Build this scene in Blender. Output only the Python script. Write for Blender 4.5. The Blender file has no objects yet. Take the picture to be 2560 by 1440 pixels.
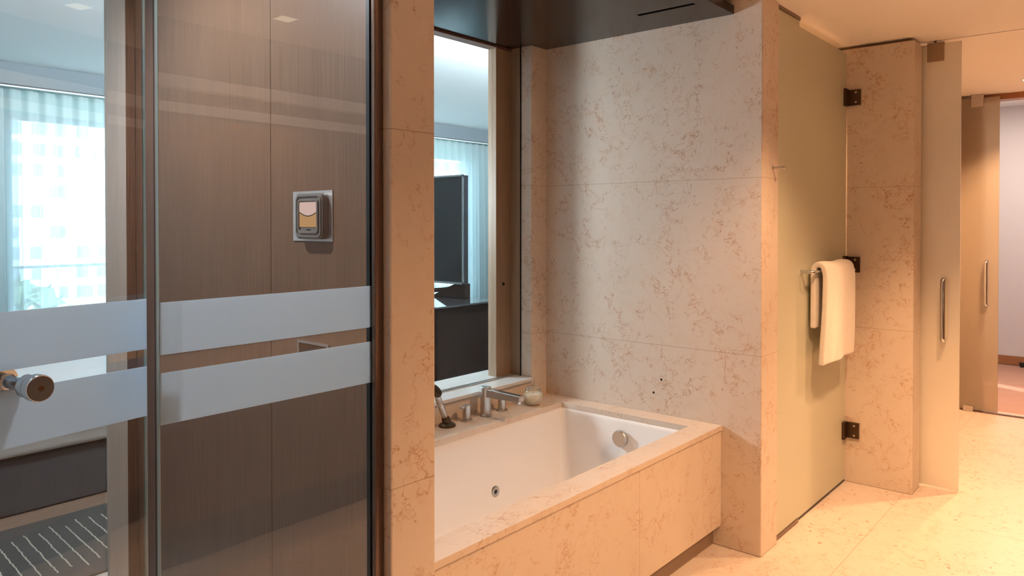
import bpy, bmesh, math, random
from mathutils import Vector, Matrix
random.seed(7)
S = bpy.context.scene
C = S.collection
PI = math.pi

# ------------------------------------------------------------------ camera
F = 1864.0
YAW = math.radians(40.29)          # forward direction, measured from +X towards +Y
PITCH = 0.012
CAMZ = 1.5
cd = bpy.data.cameras.new('camera'); cam = bpy.data.objects.new('camera', cd); C.objects.link(cam)
cam.location = (0, 0, CAMZ)
fw = Vector((math.cos(YAW)*math.cos(PITCH), math.sin(YAW)*math.cos(PITCH), -math.sin(PITCH)))
cam.rotation_euler = fw.to_track_quat('-Z', 'Y').to_euler()
cd.sensor_width = 36; cd.sensor_fit = 'HORIZONTAL'
cd.lens = 36*F/2560
cd.shift_y = -(720 - (560 + F*PITCH))/2560
cd.clip_start = 0.02; cd.clip_end = 500
S.camera = cam
S.view_settings.view_transform = 'Standard'; S.view_settings.look = 'None'
S.view_settings.gamma = 1; S.view_settings.use_curve_mapping = False
S.view_settings.exposure = 0.13

# ------------------------------------------------------------------ nodes
def new_mat(name):
    m = bpy.data.materials.new(name); m.use_nodes = True
    nt = m.node_tree; nt.nodes.clear()
    out = nt.nodes.new('ShaderNodeOutputMaterial')
    return m, nt, out

def N(nt, t, **kw):
    n = nt.nodes.new(t)
    for k, v in kw.items(): setattr(n, k, v)
    return n

def math_n(nt, op, a, b=None, c=None, clamp=False):
    n = nt.nodes.new('ShaderNodeMath'); n.operation = op; n.use_clamp = clamp
    for i, v in enumerate((a, b, c)):
        if v is None: continue
        if isinstance(v, (int, float)): n.inputs[i].default_value = v
        else: nt.links.new(v, n.inputs[i])
    return n.outputs[0]

def mixc(nt, fac, a, b, mode='MIX'):
    n = nt.nodes.new('ShaderNodeMix'); n.data_type = 'RGBA'; n.blend_type = mode
    def setin(sock, v):
        if isinstance(v, (int, float)): sock.default_value = v
        elif isinstance(v, (tuple, list)): sock.default_value = tuple(v) + ((1,) if len(v) == 3 else ())
        else: nt.links.new(v, sock)
    setin(n.inputs[0], fac); setin(n.inputs[6], a); setin(n.inputs[7], b)
    return n.outputs[2]

def noise(nt, vec, scale, detail=2, rough=.5, dist=0):
    n = nt.nodes.new('ShaderNodeTexNoise')
    n.inputs['Scale'].default_value = scale; n.inputs['Detail'].default_value = detail
    n.inputs['Roughness'].default_value = rough; n.inputs['Distortion'].default_value = dist
    nt.links.new(vec, n.inputs['Vector'])
    return n.outputs[0]

def ramp(nt, fac, stops):
    n = nt.nodes.new('ShaderNodeValToRGB')
    e = n.color_ramp.elements
    while len(e) < len(stops): e.new(0.5)
    for i, (p, c) in enumerate(stops):
        e[i].position = p
        e[i].color = (c, c, c, 1) if isinstance(c, (int, float)) else tuple(c) + (1,)
    nt.links.new(fac, n.inputs[0])
    return n.outputs[0]

def position(nt, scale=(1, 1, 1), offset=(0, 0, 0)):
    g = N(nt, 'ShaderNodeNewGeometry')
    mp = N(nt, 'ShaderNodeMapping'); mp.inputs['Scale'].default_value = scale; mp.inputs['Location'].default_value = offset
    nt.links.new(g.outputs['Position'], mp.inputs['Vector'])
    return mp.outputs[0]

def principled(nt, out, color=(.8, .8, .8), rough=.5, metal=0, **kw):
    b = N(nt, 'ShaderNodeBsdfPrincipled')
    if isinstance(color, (tuple, list)): b.inputs['Base Color'].default_value = tuple(color) + (1,)
    else: nt.links.new(color, b.inputs['Base Color'])
    if isinstance(rough, (int, float)): b.inputs['Roughness'].default_value = rough
    else: nt.links.new(rough, b.inputs['Roughness'])
    b.inputs['Metallic'].default_value = metal
    for k, v in kw.items():
        b.inputs[k].default_value = v
    nt.links.new(b.outputs[0], out.inputs[0])
    return b

def bump(nt, b, height, strength=.1, dist=.001):
    n = N(nt, 'ShaderNodeBump'); n.inputs['Strength'].default_value = strength; n.inputs['Distance'].default_value = dist
    nt.links.new(height, n.inputs['Height']); nt.links.new(n.outputs[0], b.inputs['Normal'])

def plain(name, color, rough=.5, metal=0, var=.06, vscale=8, **kw):
    m, nt, out = new_mat(name)
    p = position(nt)
    f = noise(nt, p, vscale, 3)
    dark = tuple(c*(1-var) for c in color); light = tuple(min(1, c*(1+var)) for c in color)
    principled(nt, out, mixc(nt, f, dark, light), rough, metal, **kw)
    return m

def marble(name, zl=(), xl=(), yl=(), base=(.70, .61, .52), vein=1.0, rough=.32, off=(0, 0, 0), floor=False, w=.0013):
    """cream limestone with squiggly rust veins, optional joints at fixed heights / x / y"""
    m, nt, out = new_mat(name)
    p = position(nt, offset=off)
    # warp
    nz = N(nt, 'ShaderNodeTexNoise'); nz.inputs['Scale'].default_value = 9; nz.inputs['Detail'].default_value = 4; nz.inputs['Roughness'].default_value = .65
    nt.links.new(p, nz.inputs['Vector'])
    vm = N(nt, 'ShaderNodeVectorMath', operation='SUBTRACT'); nt.links.new(nz.outputs['Color'], vm.inputs[0]); vm.inputs[1].default_value = (.5, .5, .5)
    vs = N(nt, 'ShaderNodeVectorMath', operation='SCALE'); nt.links.new(vm.outputs[0], vs.inputs[0]); vs.inputs['Scale'].default_value = .11
    va = N(nt, 'ShaderNodeVectorMath', operation='ADD'); nt.links.new(p, va.inputs[0]); nt.links.new(vs.outputs[0], va.inputs[1])
    wp = va.outputs[0]
    def contour(vec, scale, width, detail=2.5, ro=.6, level=.5):
        n = noise(nt, vec, scale, detail, ro)
        a = math_n(nt, 'ABSOLUTE', math_n(nt, 'SUBTRACT', n, level))
        return math_n(nt, 'SUBTRACT', 1, math_n(nt, 'DIVIDE', a, width), clamp=True)
    v1 = contour(wp, 8.5, .011, 3.2, .6)
    v2 = contour(wp, 15, .016, 3, .6, .46)
    v3 = contour(wp, 3.1, .006, 5, .6, .52)
    m1 = ramp(nt, noise(nt, p, 6.5, 3), [(.46, 0), (.60, 1)])
    m2 = ramp(nt, noise(nt, p, 11, 3), [(.5, 0), (.64, 1)])
    m3 = ramp(nt, noise(nt, p, 2.1, 3), [(.46, 0), (.6, 1)])
    f = math_n(nt, 'MAXIMUM', math_n(nt, 'MULTIPLY', v1, m1), math_n(nt, 'MULTIPLY', v2, m2))
    f = math_n(nt, 'MAXIMUM', f, math_n(nt, 'MULTIPLY', v3, m3))
    f = math_n(nt, 'MULTIPLY', f, .78*vein, clamp=True)
    cloud = noise(nt, p, 2.3, 6, .6)
    mot = noise(nt, wp, 16, 5, .65)
    c0 = tuple(x*.93 for x in base); c1 = tuple(min(1, x*1.05) for x in base)
    col = mixc(nt, cloud, c0, c1)
    warm = (base[0]*.93, base[1]*.82, base[2]*.72)
    col = mixc(nt, math_n(nt, 'MULTIPLY', ramp(nt, mot, [(.5, 0), (.75, 1)]), .45), col, warm)
    vcol = mixc(nt, noise(nt, p, 4, 2), (.46, .22, .09), (.28, .15, .08))
    col = mixc(nt, f, col, vcol)
    # soft rust halos next to the veins
    halo = math_n(nt, 'MULTIPLY', contour(wp, 8.5, .06, 3.2, .6), m1)
    col = mixc(nt, math_n(nt, 'MULTIPLY', halo, .16*vein), col, (.55, .30, .16))
    # pits
    vor = N(nt, 'ShaderNodeTexVoronoi'); vor.inputs['Scale'].default_value = 22 if floor else 9
    nt.links.new(wp, vor.inputs['Vector'])
    pit = math_n(nt, 'LESS_THAN', vor.outputs['Distance'], .17 if floor else .035)
    pm = ramp(nt, noise(nt, p, 2.6 if floor else 5, 2), [(.47, 0), (.55, 1)])
    pit = math_n(nt, 'MULTIPLY', pit, pm)
    col = mixc(nt, math_n(nt, 'MULTIPLY', pit, .8), col, (.30, .17, .10))
    if zl or xl or yl:
        g = N(nt, 'ShaderNodeNewGeometry'); sx = N(nt, 'ShaderNodeSeparateXYZ'); nt.links.new(g.outputs['Position'], sx.inputs[0])
        ln = None
        for ax, vals in ((2, zl), (0, xl), (1, yl)):
            for v in vals:
                c = math_n(nt, 'COMPARE', sx.outputs[ax], v, w)
                ln = c if ln is None else math_n(nt, 'MAXIMUM', ln, c)
        col = mixc(nt, math_n(nt, 'MULTIPLY', ln, .6), col, (.30, .20, .13))
    if floor:
        br = N(nt, 'ShaderNodeTexBrick'); br.offset = .5; br.squash = 1
        br.inputs['Scale'].default_value = 1; br.inputs['Mortar Size'].default_value = .0022; br.inputs['Mortar Smooth'].default_value = 0
        br.inputs['Brick Width'].default_value = .96; br.inputs['Row Height'].default_value = .8
        pp = position(nt, offset=(9.6-3.28 + .96*0, 8 - 1.01 - .0, 0))
        nt.links.new(pp, br.inputs['Vector'])
        col = mixc(nt, math_n(nt, 'MULTIPLY', br.outputs['Fac'], .55), col, (.36, .22, .13))
    b = principled(nt, out, col, rough)
    b.inputs['Specular IOR Level'].default_value = .4
    bump(nt, b, math_n(nt, 'MAXIMUM', f, pit), -.25, .0006)
    return m

def wood(name, dark, light, rough=.35, axis='z', fine=230, contrast=1, spec=.5, streak=.35):
    m, nt, out = new_mat(name)
    sc = {'z': (fine, fine, 4), 'x': (4, fine, fine), 'y': (fine, 4, fine)}[axis]
    sc2 = {'z': (9, 9, .7), 'x': (.7, 9, 9), 'y': (9, .7, 9)}[axis]
    f = noise(nt, position(nt, sc), 1, 3, .6)
    g = noise(nt, position(nt, sc2), 1, 4, .6, .6)
    fr = ramp(nt, f, [(.3, 0), (.7, 1)])
    k = math_n(nt, 'ADD', math_n(nt, 'MULTIPLY', fr, 1-streak), math_n(nt, 'MULTIPLY', g, streak))
    col = mixc(nt, k, dark, light)
    b = principled(nt, out, col, rough); b.inputs['Specular IOR Level'].default_value = spec
    bump(nt, b, fr, .12, .0004)
    return m

def thin_glass(name, tint=(1, 1, 1), refl=1.0):
    """a clear pane: transparent, with a Fresnel-weighted mirror reflection"""
    m, nt, out = new_mat(name)
    t = N(nt, 'ShaderNodeBsdfTransparent'); t.inputs[0].default_value = tuple(tint) + (1,)
    gl = N(nt, 'ShaderNodeBsdfGlossy'); gl.inputs['Roughness'].default_value = 0.0; gl.inputs[0].default_value = (1, 1, 1, 1)
    fr = N(nt, 'ShaderNodeFresnel'); fr.inputs['IOR'].default_value = 1.5
    g = N(nt, 'ShaderNodeNewGeometry')
    fac = math_n(nt, 'MULTIPLY', fr.outputs[0], math_n(nt, 'SUBTRACT', refl, math_n(nt, 'MULTIPLY', g.outputs['Backfacing'], refl)))
    mx = N(nt, 'ShaderNodeMixShader'); nt.links.new(fac, mx.inputs[0]); nt.links.new(t.outputs[0], mx.inputs[1]); nt.links.new(gl.outputs[0], mx.inputs[2])
    nt.links.new(mx.outputs[0], out.inputs[0])
    return m

def frosted(name, color, trans=.5, clear=.0, rough=.35, spec=.12, tcolor=None, see=0.0):
    """etched glass: diffuse + translucent + blurred gloss (+ rough see-through)"""
    m, nt, out = new_mat(name)
    p = position(nt); nz = noise(nt, p, 140, 2)
    d = N(nt, 'ShaderNodeBsdfDiffuse'); t = N(nt, 'ShaderNodeBsdfTranslucent'); g = N(nt, 'ShaderNodeBsdfGlossy')
    c = mixc(nt, nz, tuple(x*.97 for x in color), tuple(min(1, x*1.02) for x in color))
    nt.links.new(c, d.inputs[0])
    if tcolor: t.inputs[0].default_value = tuple(tcolor) + (1,)
    else: nt.links.new(c, t.inputs[0])
    g.inputs['Roughness'].default_value = rough
    m1 = N(nt, 'ShaderNodeMixShader'); m1.inputs[0].default_value = trans
    nt.links.new(d.outputs[0], m1.inputs[1]); nt.links.new(t.outputs[0], m1.inputs[2])
    last = m1
    if see:
        r = N(nt, 'ShaderNodeBsdfRefraction'); r.inputs['Roughness'].default_value = .28; r.inputs['IOR'].default_value = 1.02
        nt.links.new(c, r.inputs[0])
        m3 = N(nt, 'ShaderNodeMixShader'); m3.inputs[0].default_value = see
        nt.links.new(last.outputs[0], m3.inputs[1]); nt.links.new(r.outputs[0], m3.inputs[2]); last = m3
    if clear:
        tr = N(nt, 'ShaderNodeBsdfTransparent')
        m3 = N(nt, 'ShaderNodeMixShader'); m3.inputs[0].default_value = clear
        nt.links.new(last.outputs[0], m3.inputs[1]); nt.links.new(tr.outputs[0], m3.inputs[2]); last = m3
    fr = N(nt, 'ShaderNodeLayerWeight'); fr.inputs[0].default_value = .35
    fac = math_n(nt, 'ADD', math_n(nt, 'MULTIPLY', fr.outputs['Fresnel'], .5), spec, clamp=True)
    m2 = N(nt, 'ShaderNodeMixShader'); nt.links.new(fac, m2.inputs[0])
    nt.links.new(last.outputs[0], m2.inputs[1]); nt.links.new(g.outputs[0], m2.inputs[2])
    nt.links.new(m2.outputs[0], out.inputs[0])
    return m

def emit(name, color, strength):
    m, nt, out = new_mat(name)
    e = N(nt, 'ShaderNodeEmission'); e.inputs[0].default_value = tuple(color) + (1,); e.inputs[1].default_value = strength
    nt.links.new(e.outputs[0], out.inputs[0]); return m

# ------------------------------------------------------------------ mesh helpers
class MB:
    def __init__(s): s.bm = bmesh.new()
    def box(s, x0, x1, y0, y1, z0, z1):
        vs = [s.bm.verts.new((x, y, z)) for x in (x0, x1) for y in (y0, y1) for z in (z0, z1)]
        for f in ((0, 1, 3, 2), (4, 6, 7, 5), (0, 4, 5, 1), (2, 3, 7, 6), (0, 2, 6, 4), (1, 5, 7, 3)):
            s.bm.faces.new([vs[i] for i in f])
        return s
    def prism(s, pts, axis, a, b):
        """polygon in the two other axes, extruded along axis from a to b"""
        def P(p, t):
            return {'x': (t, p[0], p[1]), 'y': (p[0], t, p[1]), 'z': (p[0], p[1], t)}[axis]
        A = [s.bm.verts.new(P(p, a)) for p in pts]; B = [s.bm.verts.new(P(p, b)) for p in pts]
        n = len(pts); s.bm.faces.new(A[::-1]); s.bm.faces.new(B)
        for i in range(n): s.bm.faces.new((A[i], A[(i+1) % n], B[(i+1) % n], B[i]))
        return s
    def lathe(s, prof, seg=40, center=(0, 0, 0), axis=(0, 0, 1), closed=False):
        """prof: (radius, height) pairs, revolved about axis through center"""
        q = Vector((0, 0, 1)).rotation_difference(Vector(axis)).to_matrix()
        c = Vector(center); rings = []
        for r, h in prof:
            if r < 1e-6: rings.append([s.bm.verts.new(c + q @ Vector((0, 0, h)))])
            else: rings.append([s.bm.verts.new(c + q @ Vector((r*math.cos(2*PI*i/seg), r*math.sin(2*PI*i/seg), h))) for i in range(seg)])
        pairs = list(zip(rings, rings[1:])) + ([(rings[-1], rings[0])] if closed else [])
        for a, b in pairs:
            for i in range(seg):
                j = (i+1) % seg
                if len(a) == 1 and len(b) == 1: continue
                if len(a) == 1: s.bm.faces.new((a[0], b[j], b[i]))
                elif len(b) == 1: s.bm.faces.new((a[i], a[j], b[0]))
                else: s.bm.faces.new((a[i], a[j], b[j], b[i]))
        return s
    def cyl(s, p0, p1, r, r2=None, seg=28):
        p0 = Vector(p0); d = Vector(p1) - p0; L = d.length; r2 = r if r2 is None else r2
        e = min(.0015, r*.2, r2*.2, L*.2)
        return s.lathe([(0, 0), (r-e, 0), (r, e), (r2, L-e), (r2-e, L), (0, L)], seg, p0, d.normalized())
    def tube(s, pts, r, seg=16):
        pts = [Vector(p) for p in pts]; rings = []
        up = Vector((0, 0, 1))
        for i, p in enumerate(pts):
            t = (pts[min(i+1, len(pts)-1)] - pts[max(i-1, 0)]).normalized()
            if i == 0:
                nrm = t.orthogonal().normalized()
            else:
                nrm = (nrm - t*nrm.dot(t)).normalized()
            bn = t.cross(nrm)
            rings.append([s.bm.verts.new(p + r*(math.cos(2*PI*k/seg)*nrm + math.sin(2*PI*k/seg)*bn)) for k in range(seg)])
        for a, b in zip(rings, rings[1:]):
            for i in range(seg): s.bm.faces.new((a[i], a[(i+1) % seg], b[(i+1) % seg], b[i]))
        s.bm.faces.new(rings[0][::-1]); s.bm.faces.new(rings[-1]); return s
    def build(s, name, mat, parent=None, bevel=0, seg=2, smooth=False, loc=None):
        bmesh.ops.recalc_face_normals(s.bm, faces=s.bm.faces)
        me = bpy.data.meshes.new(name); s.bm.to_mesh(me); s.bm.free()
        me.materials.append(mat)
        if smooth:
            for p in me.polygons: p.use_smooth = True
        o = bpy.data.objects.new(name, me); C.objects.link(o)
        if smooth:
            md = o.modifiers.new('es', 'EDGE_SPLIT'); md.split_angle = math.radians(35)
        if bevel:
            md = o.modifiers.new('bev', 'BEVEL'); md.width = bevel; md.segments = seg; md.limit_method = 'ANGLE'
        if parent:
            o.parent = parent
            o.matrix_parent_inverse = Matrix.Translation(parent.location).inverted()
        return o

def thing(name, label, cat, loc=(0, 0, 0), group=None):
    o = bpy.data.objects.new(name, None); C.objects.link(o); o.location = loc; o.empty_display_size = .1
    o['label'] = label; o['category'] = cat
    if group: o['group'] = group
    return o
def tag(o, label, cat, group=None, kind=None):
    o['label'] = label; o['category'] = cat
    if group: o['group'] = group
    if kind: o['kind'] = kind
    return o
def root(name, label, cat, loc=(0, 0, 0)):
    o = thing(name, label, cat, loc); o['kind'] = 'structure'; return o
def struct(o, label, cat):
    o['kind'] = 'structure'; o['label'] = label; o['category'] = cat; return o

def rrect(x0, x1, y0, y1, r, n=6):
    pts = []
    for cx, cy, a0 in ((x1-r, y1-r, 0), (x0+r, y1-r, 90), (x0+r, y0+r, 180), (x1-r, y0+r, 270)):
        for i in range(n+1):
            a = math.radians(a0 + 90*i/n); pts.append((cx + r*math.cos(a), cy + r*math.sin(a)))
    return pts

# ------------------------------------------------------------------ materials
WALLB = (.66, .565, .475)
M = {}
M['marble'] = marble('marble_wall', zl=(.905, 1.709), base=WALLB)
M['marble_pier'] = marble('marble_pier', zl=(.895, 1.716), base=WALLB, off=(1.7, 3.1, .6), vein=.95)
M['marble_deck'] = marble('marble_deck', base=WALLB, off=(4, 1, 2), rough=.22, vein=.7)
M['marble_front'] = marble('marble_front', xl=(2.53,), base=WALLB, off=(2, 5, 1), vein=.8)
M['marble_floor'] = marble('marble_floor', base=(.59, .505, .44), floor=True, vein=.75, rough=.34, off=(3, 3, 3))
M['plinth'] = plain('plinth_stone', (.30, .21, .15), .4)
M['ceil'] = plain('ceiling_paint', (.88, .85, .81), .8, var=.01)
M['ceil_bed'] = plain('bedroom_ceiling_paint', (.84, .86, .86), .8, var=.01)
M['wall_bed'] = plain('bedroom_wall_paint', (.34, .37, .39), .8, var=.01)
M['wall_hall'] = plain('hall_wall_paint', (.72, .66, .64), .8, var=.01)
M['valance'] = plain('grey_valance_paint', (.14, .165, .18), .8, var=.01)
M['green'] = plain('pale_green_lintel', (.42, .56, .50), .7, var=.02)
M['white'] = plain('white_trim', (.86, .88, .88), .5, var=.01)
M['acrylic'] = plain('tub_acrylic', (.80, .78, .77), .14, var=.005)
M['wood_panel'] = wood('ribbed_wood_veneer', (.085, .042, .022), (.17, .100, .062), .38, fine=330)
M['wood_jamb_lit'] = wood('lit_jamb_wood', (.36, .27, .21), (.50, .40, .33), .30, fine=300)  # base lightened to carry the window's grazing sheen on the jamb
M['wood_dark'] = wood('dark_jamb_wood', (.06, .025, .015), (.17, .09, .055), .42, fine=260)
M['wood_frame'] = wood('window_frame_wood', (.22, .145, .09), (.36, .25, .165), .42, fine=260)
M['wenge'] = wood('dark_canopy_wood', (.006, .003, .002), (.018, .010, .007), .18, axis='x', fine=120, streak=.6, spec=.35)
M['wood_red'] = wood('hall_door_wood', (.30, .12, .05), (.45, .20, .09), .4, axis='y', fine=60)
M['wood_floor'] = wood('wood_floor', (.20, .12, .08), (.32, .21, .15), .4, axis='x', fine=40, streak=.7)
M['wood_floor_hall'] = wood('hall_wood_floor', (.42, .22, .15), (.55, .32, .23), .4, axis='y', fine=30, streak=.7)
M['cab'] = wood('cabinet_wood', (.009, .005, .004), (.020, .011, .009), .5, fine=120, spec=.08)
M['nickel'] = plain('brushed_nickel', (.56, .53, .50), .28, 1, var=.05, vscale=200)
M['bronze'] = plain('bronze_profile', (.22, .15, .12), .25, 1, var=.05, vscale=60)
M['brass'] = plain('aged_bronze_hinge', (.10, .065, .04), .35, 1, var=.15, vscale=80)
M['chrome'] = plain('chrome', (.60, .62, .64), .12, 1, var=.01)
M['steel'] = plain('satin_steel', (.55, .52, .50), .3, 1, var=.02)
M['disc'] = plain('knob_face', (.115, .125, .15), .5, .0, var=.02)
M['clamp'] = plain('brown_clamp', (.34, .24, .16), .4, .6, var=.02)
M['plate'] = plain('brushed_plate', (.72, .68, .66), .3, .8, var=.02)
M['rubber'] = plain('black_seal', (.010, .012, .012), .4)
M['black'] = plain('black_gap', (.004, .004, .004), .8)
M['tvblack'] = plain('screen_glass_black', (.012, .013, .015), .16)
M['tvbezel'] = plain('silver_bezel', (.35, .37, .38), .3, .6)
M['gloss'] = plain('black_gloss_top', (.05, .05, .055), .04, var=.02)
M['towel_m'] = None
M['glass'] = thin_glass('clear_glass', (.97, .985, .985), 1.6)
M['glass_win'] = thin_glass('window_glass', (.95, .97, .97), .5)
M['glass_edge'] = plain('green_glass_edge', (.36, .46, .45), .2)
M['band_m'] = frosted('frosted_film', (.42, .68, 1.0), trans=.66, rough=.4, spec=.03, tcolor=(.92, .97, 1))  # neutral film tinted blue to stand in for cool daylight
M['frost_green'] = frosted('etched_shower_glass', (.70, .70, .555), trans=.22, rough=.33, spec=.10)
M['frost_warm'] = frosted('etched_sliding_glass', (.92, .86, .72), trans=.16, rough=.24, spec=.28)
M['frost_far'] = frosted('etched_far_glass', (.75, .66, .54), trans=.5, rough=.25, spec=.06, see=.55)
M['duvet'] = plain('white_linen', (.80, .81, .82), .85, var=.02)
M['bedbase'] = plain('bed_base_fabric', (.030, .025, .024), .8, var=.1, vscale=30)
M['sill'] = plain('pale_sill_stone', (.62, .62, .60), .16, var=.02)
M['leaf'] = plain('tree_leaf', (.10, .17, .09), .7, var=.5, vscale=2)
M['bark'] = plain('tree_bark', (.12, .09, .07), .8)
M['facade'] = plain('pale_facade', (.60, .66, .70), .8, var=.04, vscale=.2)
M['facade2'] = plain('grey_facade', (.52, .56, .60), .8, var=.04, vscale=.2)
M['pane'] = plain('far_window_pane', (.20, .25, .30), .3)
M['ground'] = plain('street_ground', (.35, .37, .36), .9, var=.1, vscale=.3)
M['wax'] = plain('cream_wax', (.92, .83, .66), .45, var=.02, **{'Subsurface Weight': .2})
M['mirror'] = plain('mirror_silver', (.85, .85, .85), .02, 1, var=0)

def jar_glass():
    m, nt, out = new_mat('jar_glass')
    g = N(nt, 'ShaderNodeBsdfGlass'); g.inputs['IOR'].default_value = 1.45; g.inputs['Roughness'].default_value = .0
    g.inputs[0].default_value = (.97, .97, .95, 1)
    t = N(nt, 'ShaderNodeBsdfTransparent'); mx = N(nt, 'ShaderNodeMixShader'); mx.inputs[0].default_value = .5
    nt.links.new(g.outputs[0], mx.inputs[1]); nt.links.new(t.outputs[0], mx.inputs[2]); nt.links.new(mx.outputs[0], out.inputs[0])
    return m
M['jar'] = jar_glass()

def towel_mat():
    m, nt, out = new_mat('terry_cloth')
    p = position(nt); f = noise(nt, p, 420, 3, .7); g = noise(nt, p, 30, 3)
    b = principled(nt, out, mixc(nt, g, (.68, .63, .57), (.76, .71, .65)), .95)
    b.inputs['Sheen Weight'].default_value = .3
    bump(nt, b, f, .5, .0015); return m
M['towel_m'] = towel_mat()

def sheer_mat():
    m, nt, out = new_mat('sheer_fabric')
    t = N(nt, 'ShaderNodeBsdfTransparent'); t.inputs[0].default_value = (.93, .98, 1, 1)
    tr = N(nt, 'ShaderNodeBsdfTranslucent'); d = N(nt, 'ShaderNodeBsdfDiffuse')
    tr.inputs[0].default_value = (.54, .63, .65, 1); d.inputs[0].default_value = (.66, .76, .75, 1)
    m1 = N(nt, 'ShaderNodeMixShader'); m1.inputs[0].default_value = .5
    nt.links.new(d.outputs[0], m1.inputs[1]); nt.links.new(tr.outputs[0], m1.inputs[2])
    lw = N(nt, 'ShaderNodeLayerWeight'); lw.inputs[0].default_value = .5
    fac = ramp(nt, lw.outputs['Facing'], [(0, .38), (.5, .30), (.95, .05)])
    m2 = N(nt, 'ShaderNodeMixShader'); nt.links.new(fac, m2.inputs[0])
    nt.links.new(m1.outputs[0], m2.inputs[1]); nt.links.new(t.outputs[0], m2.inputs[2])
    nt.links.new(m2.outputs[0], out.inputs[0]); return m
M['sheer'] = sheer_mat()

def rug_mat():
    m, nt, out = new_mat('striped_rug_pile')
    p = position(nt); sx = N(nt, 'ShaderNodeSeparateXYZ'); nt.links.new(p, sx.inputs[0])
    wob = noise(nt, position(nt, (14, 26, 1)), 1, 2)
    skew = math_n(nt, 'MULTIPLY', sx.outputs[1], -.06)
    x = math_n(nt, 'ADD', math_n(nt, 'ADD', sx.outputs[0], skew), math_n(nt, 'MULTIPLY', wob, .014))
    fx = math_n(nt, 'FRACT', math_n(nt, 'DIVIDE', x, .058))
    st = math_n(nt, 'LESS_THAN', math_n(nt, 'ABSOLUTE', math_n(nt, 'SUBTRACT', fx, .5)), .055)
    cell = N(nt, 'ShaderNodeTexWhiteNoise', noise_dimensions='1D'); nt.links.new(math_n(nt, 'FLOOR', math_n(nt, 'DIVIDE', x, .058)), cell.inputs['W'])
    y0 = math_n(nt, 'ADD', 3.50, math_n(nt, 'MULTIPLY', cell.outputs[0], .05))
    y1 = math_n(nt, 'SUBTRACT', 4.10, math_n(nt, 'MULTIPLY', cell.outputs[0], .07))
    st = math_n(nt, 'MULTIPLY', st, math_n(nt, 'MULTIPLY', math_n(nt, 'GREATER_THAN', sx.outputs[1], y0), math_n(nt, 'LESS_THAN', sx.outputs[1], y1)))
    pile = noise(nt, p, 300, 3, .7)
    base = mixc(nt, pile, (.026, .021, .018), (.065, .053, .044))
    col = mixc(nt, st, base, (.50, .44, .36))
    b = principled(nt, out, col, .95); bump(nt, b, pile, .6, .004); return m
M['rug'] = rug_mat()

# ------------------------------------------------------------------ the setting
ZC = 2.53
# floors
struct(MB().box(-1.2, 7.06, -1.05, 3.42, -.1, 0).build('floor', M['marble_floor']), 'cream stone tiled floor running through the bathroom', 'floor')
struct(MB().box(-.2, 8.2, 3.42, 7.25, -.1, -.002).build('floor', M['wood_floor']), 'brown wooden floor of the bedroom beyond the glass door', 'floor')
struct(MB().box(7.06, 9.6, -1.5, 3.0, -.1, -.004).build('floor', M['wood_floor_hall']), 'reddish wooden floor of the hall beyond the far sliding door', 'floor')
# ceilings
struct(MB().box(-1.2, 4.745, -1.05, 2.60, ZC, ZC+.1).box(4.765, 7.12, -1.05, 2.60, ZC, ZC+.1).box(4.745, 4.765, -1.05, 2.6, ZC+.03, ZC+.1).build('ceiling', M['ceil']),
       'warm white plaster ceiling above the bathtub and shower', 'ceiling')
struct(MB().box(-.2, 8.2, 2.85, 7.4, 2.75, 2.85).build('ceiling', M['ceil_bed']), 'pale bluish white bedroom ceiling seen through glass', 'ceiling')
struct(MB().box(7.12, 9.6, -1.5, 3.0, 2.755, 2.85).build('ceiling', M['white']), 'white ceiling strip of the hall beyond the far door', 'ceiling')
# bathroom walls
struct(MB().box(1.109, 1.247, 1.30, 1.3515, 0, ZC).box(1.127, 1.247, 1.3515, 2.52, 0, ZC).build('wall_pier', M['marble_pier'], bevel=.004),
       'marble pier standing between the clear glass screen and the bathtub', 'wall')
struct(MB().box(3.265, 3.457, 1.302, 2.62, 0, ZC).build('wall_tub_end', M['marble'], bevel=.005),
       'veined marble wall at the far end of the bathtub', 'wall')
struct(MB().box(4.565, 4.737, .968, 2.62, 0, ZC-.018).build('wall_shower_pier', M['marble'], bevel=.004),
       'marble pier at the hinge side of the frosted shower door', 'wall')
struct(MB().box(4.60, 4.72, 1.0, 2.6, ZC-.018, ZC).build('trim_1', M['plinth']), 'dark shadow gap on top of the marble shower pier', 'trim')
struct(MB().box(3.457, 4.565, 2.5, 2.62, 0, ZC).build('wall_shower_back', M['marble']), 'marble back wall inside the shower behind frosted glass', 'wall')
# tub window wall (opening x 1.40-3.134, z .67-2.50)
struct(MB().box(1.247, 3.265, 2.52, 2.59, 0, .655).box(3.134, 3.265, 2.52, 2.59, .655, ZC).box(1.247, 1.40, 2.52, 2.59, .655, ZC)
       .box(1.2, 3.3, 2.59, 2.84, 0, .655).box(1.2, 1.40, 2.59, 2.84, .655, 2.85).box(3.165, 3.3, 2.59, 2.84, .655, 2.85).box(1.40, 3.165, 2.62, 2.84, 2.56, 2.85)
       .build('wall_tub_window', M['marble']), 'marble wall around the interior window above the bathtub', 'wall')
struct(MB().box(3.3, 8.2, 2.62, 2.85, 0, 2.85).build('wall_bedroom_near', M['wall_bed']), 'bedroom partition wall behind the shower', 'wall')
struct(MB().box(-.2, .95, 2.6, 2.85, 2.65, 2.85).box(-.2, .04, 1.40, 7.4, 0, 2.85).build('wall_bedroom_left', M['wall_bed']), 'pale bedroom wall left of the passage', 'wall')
struct(MB().box(-.2, 3.3, 2.60, 2.85, 2.85, 2.9).build('wall_bedroom_head', M['wall_bed']), 'narrow wall strip over the passage to the bedroom', 'wall')
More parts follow.
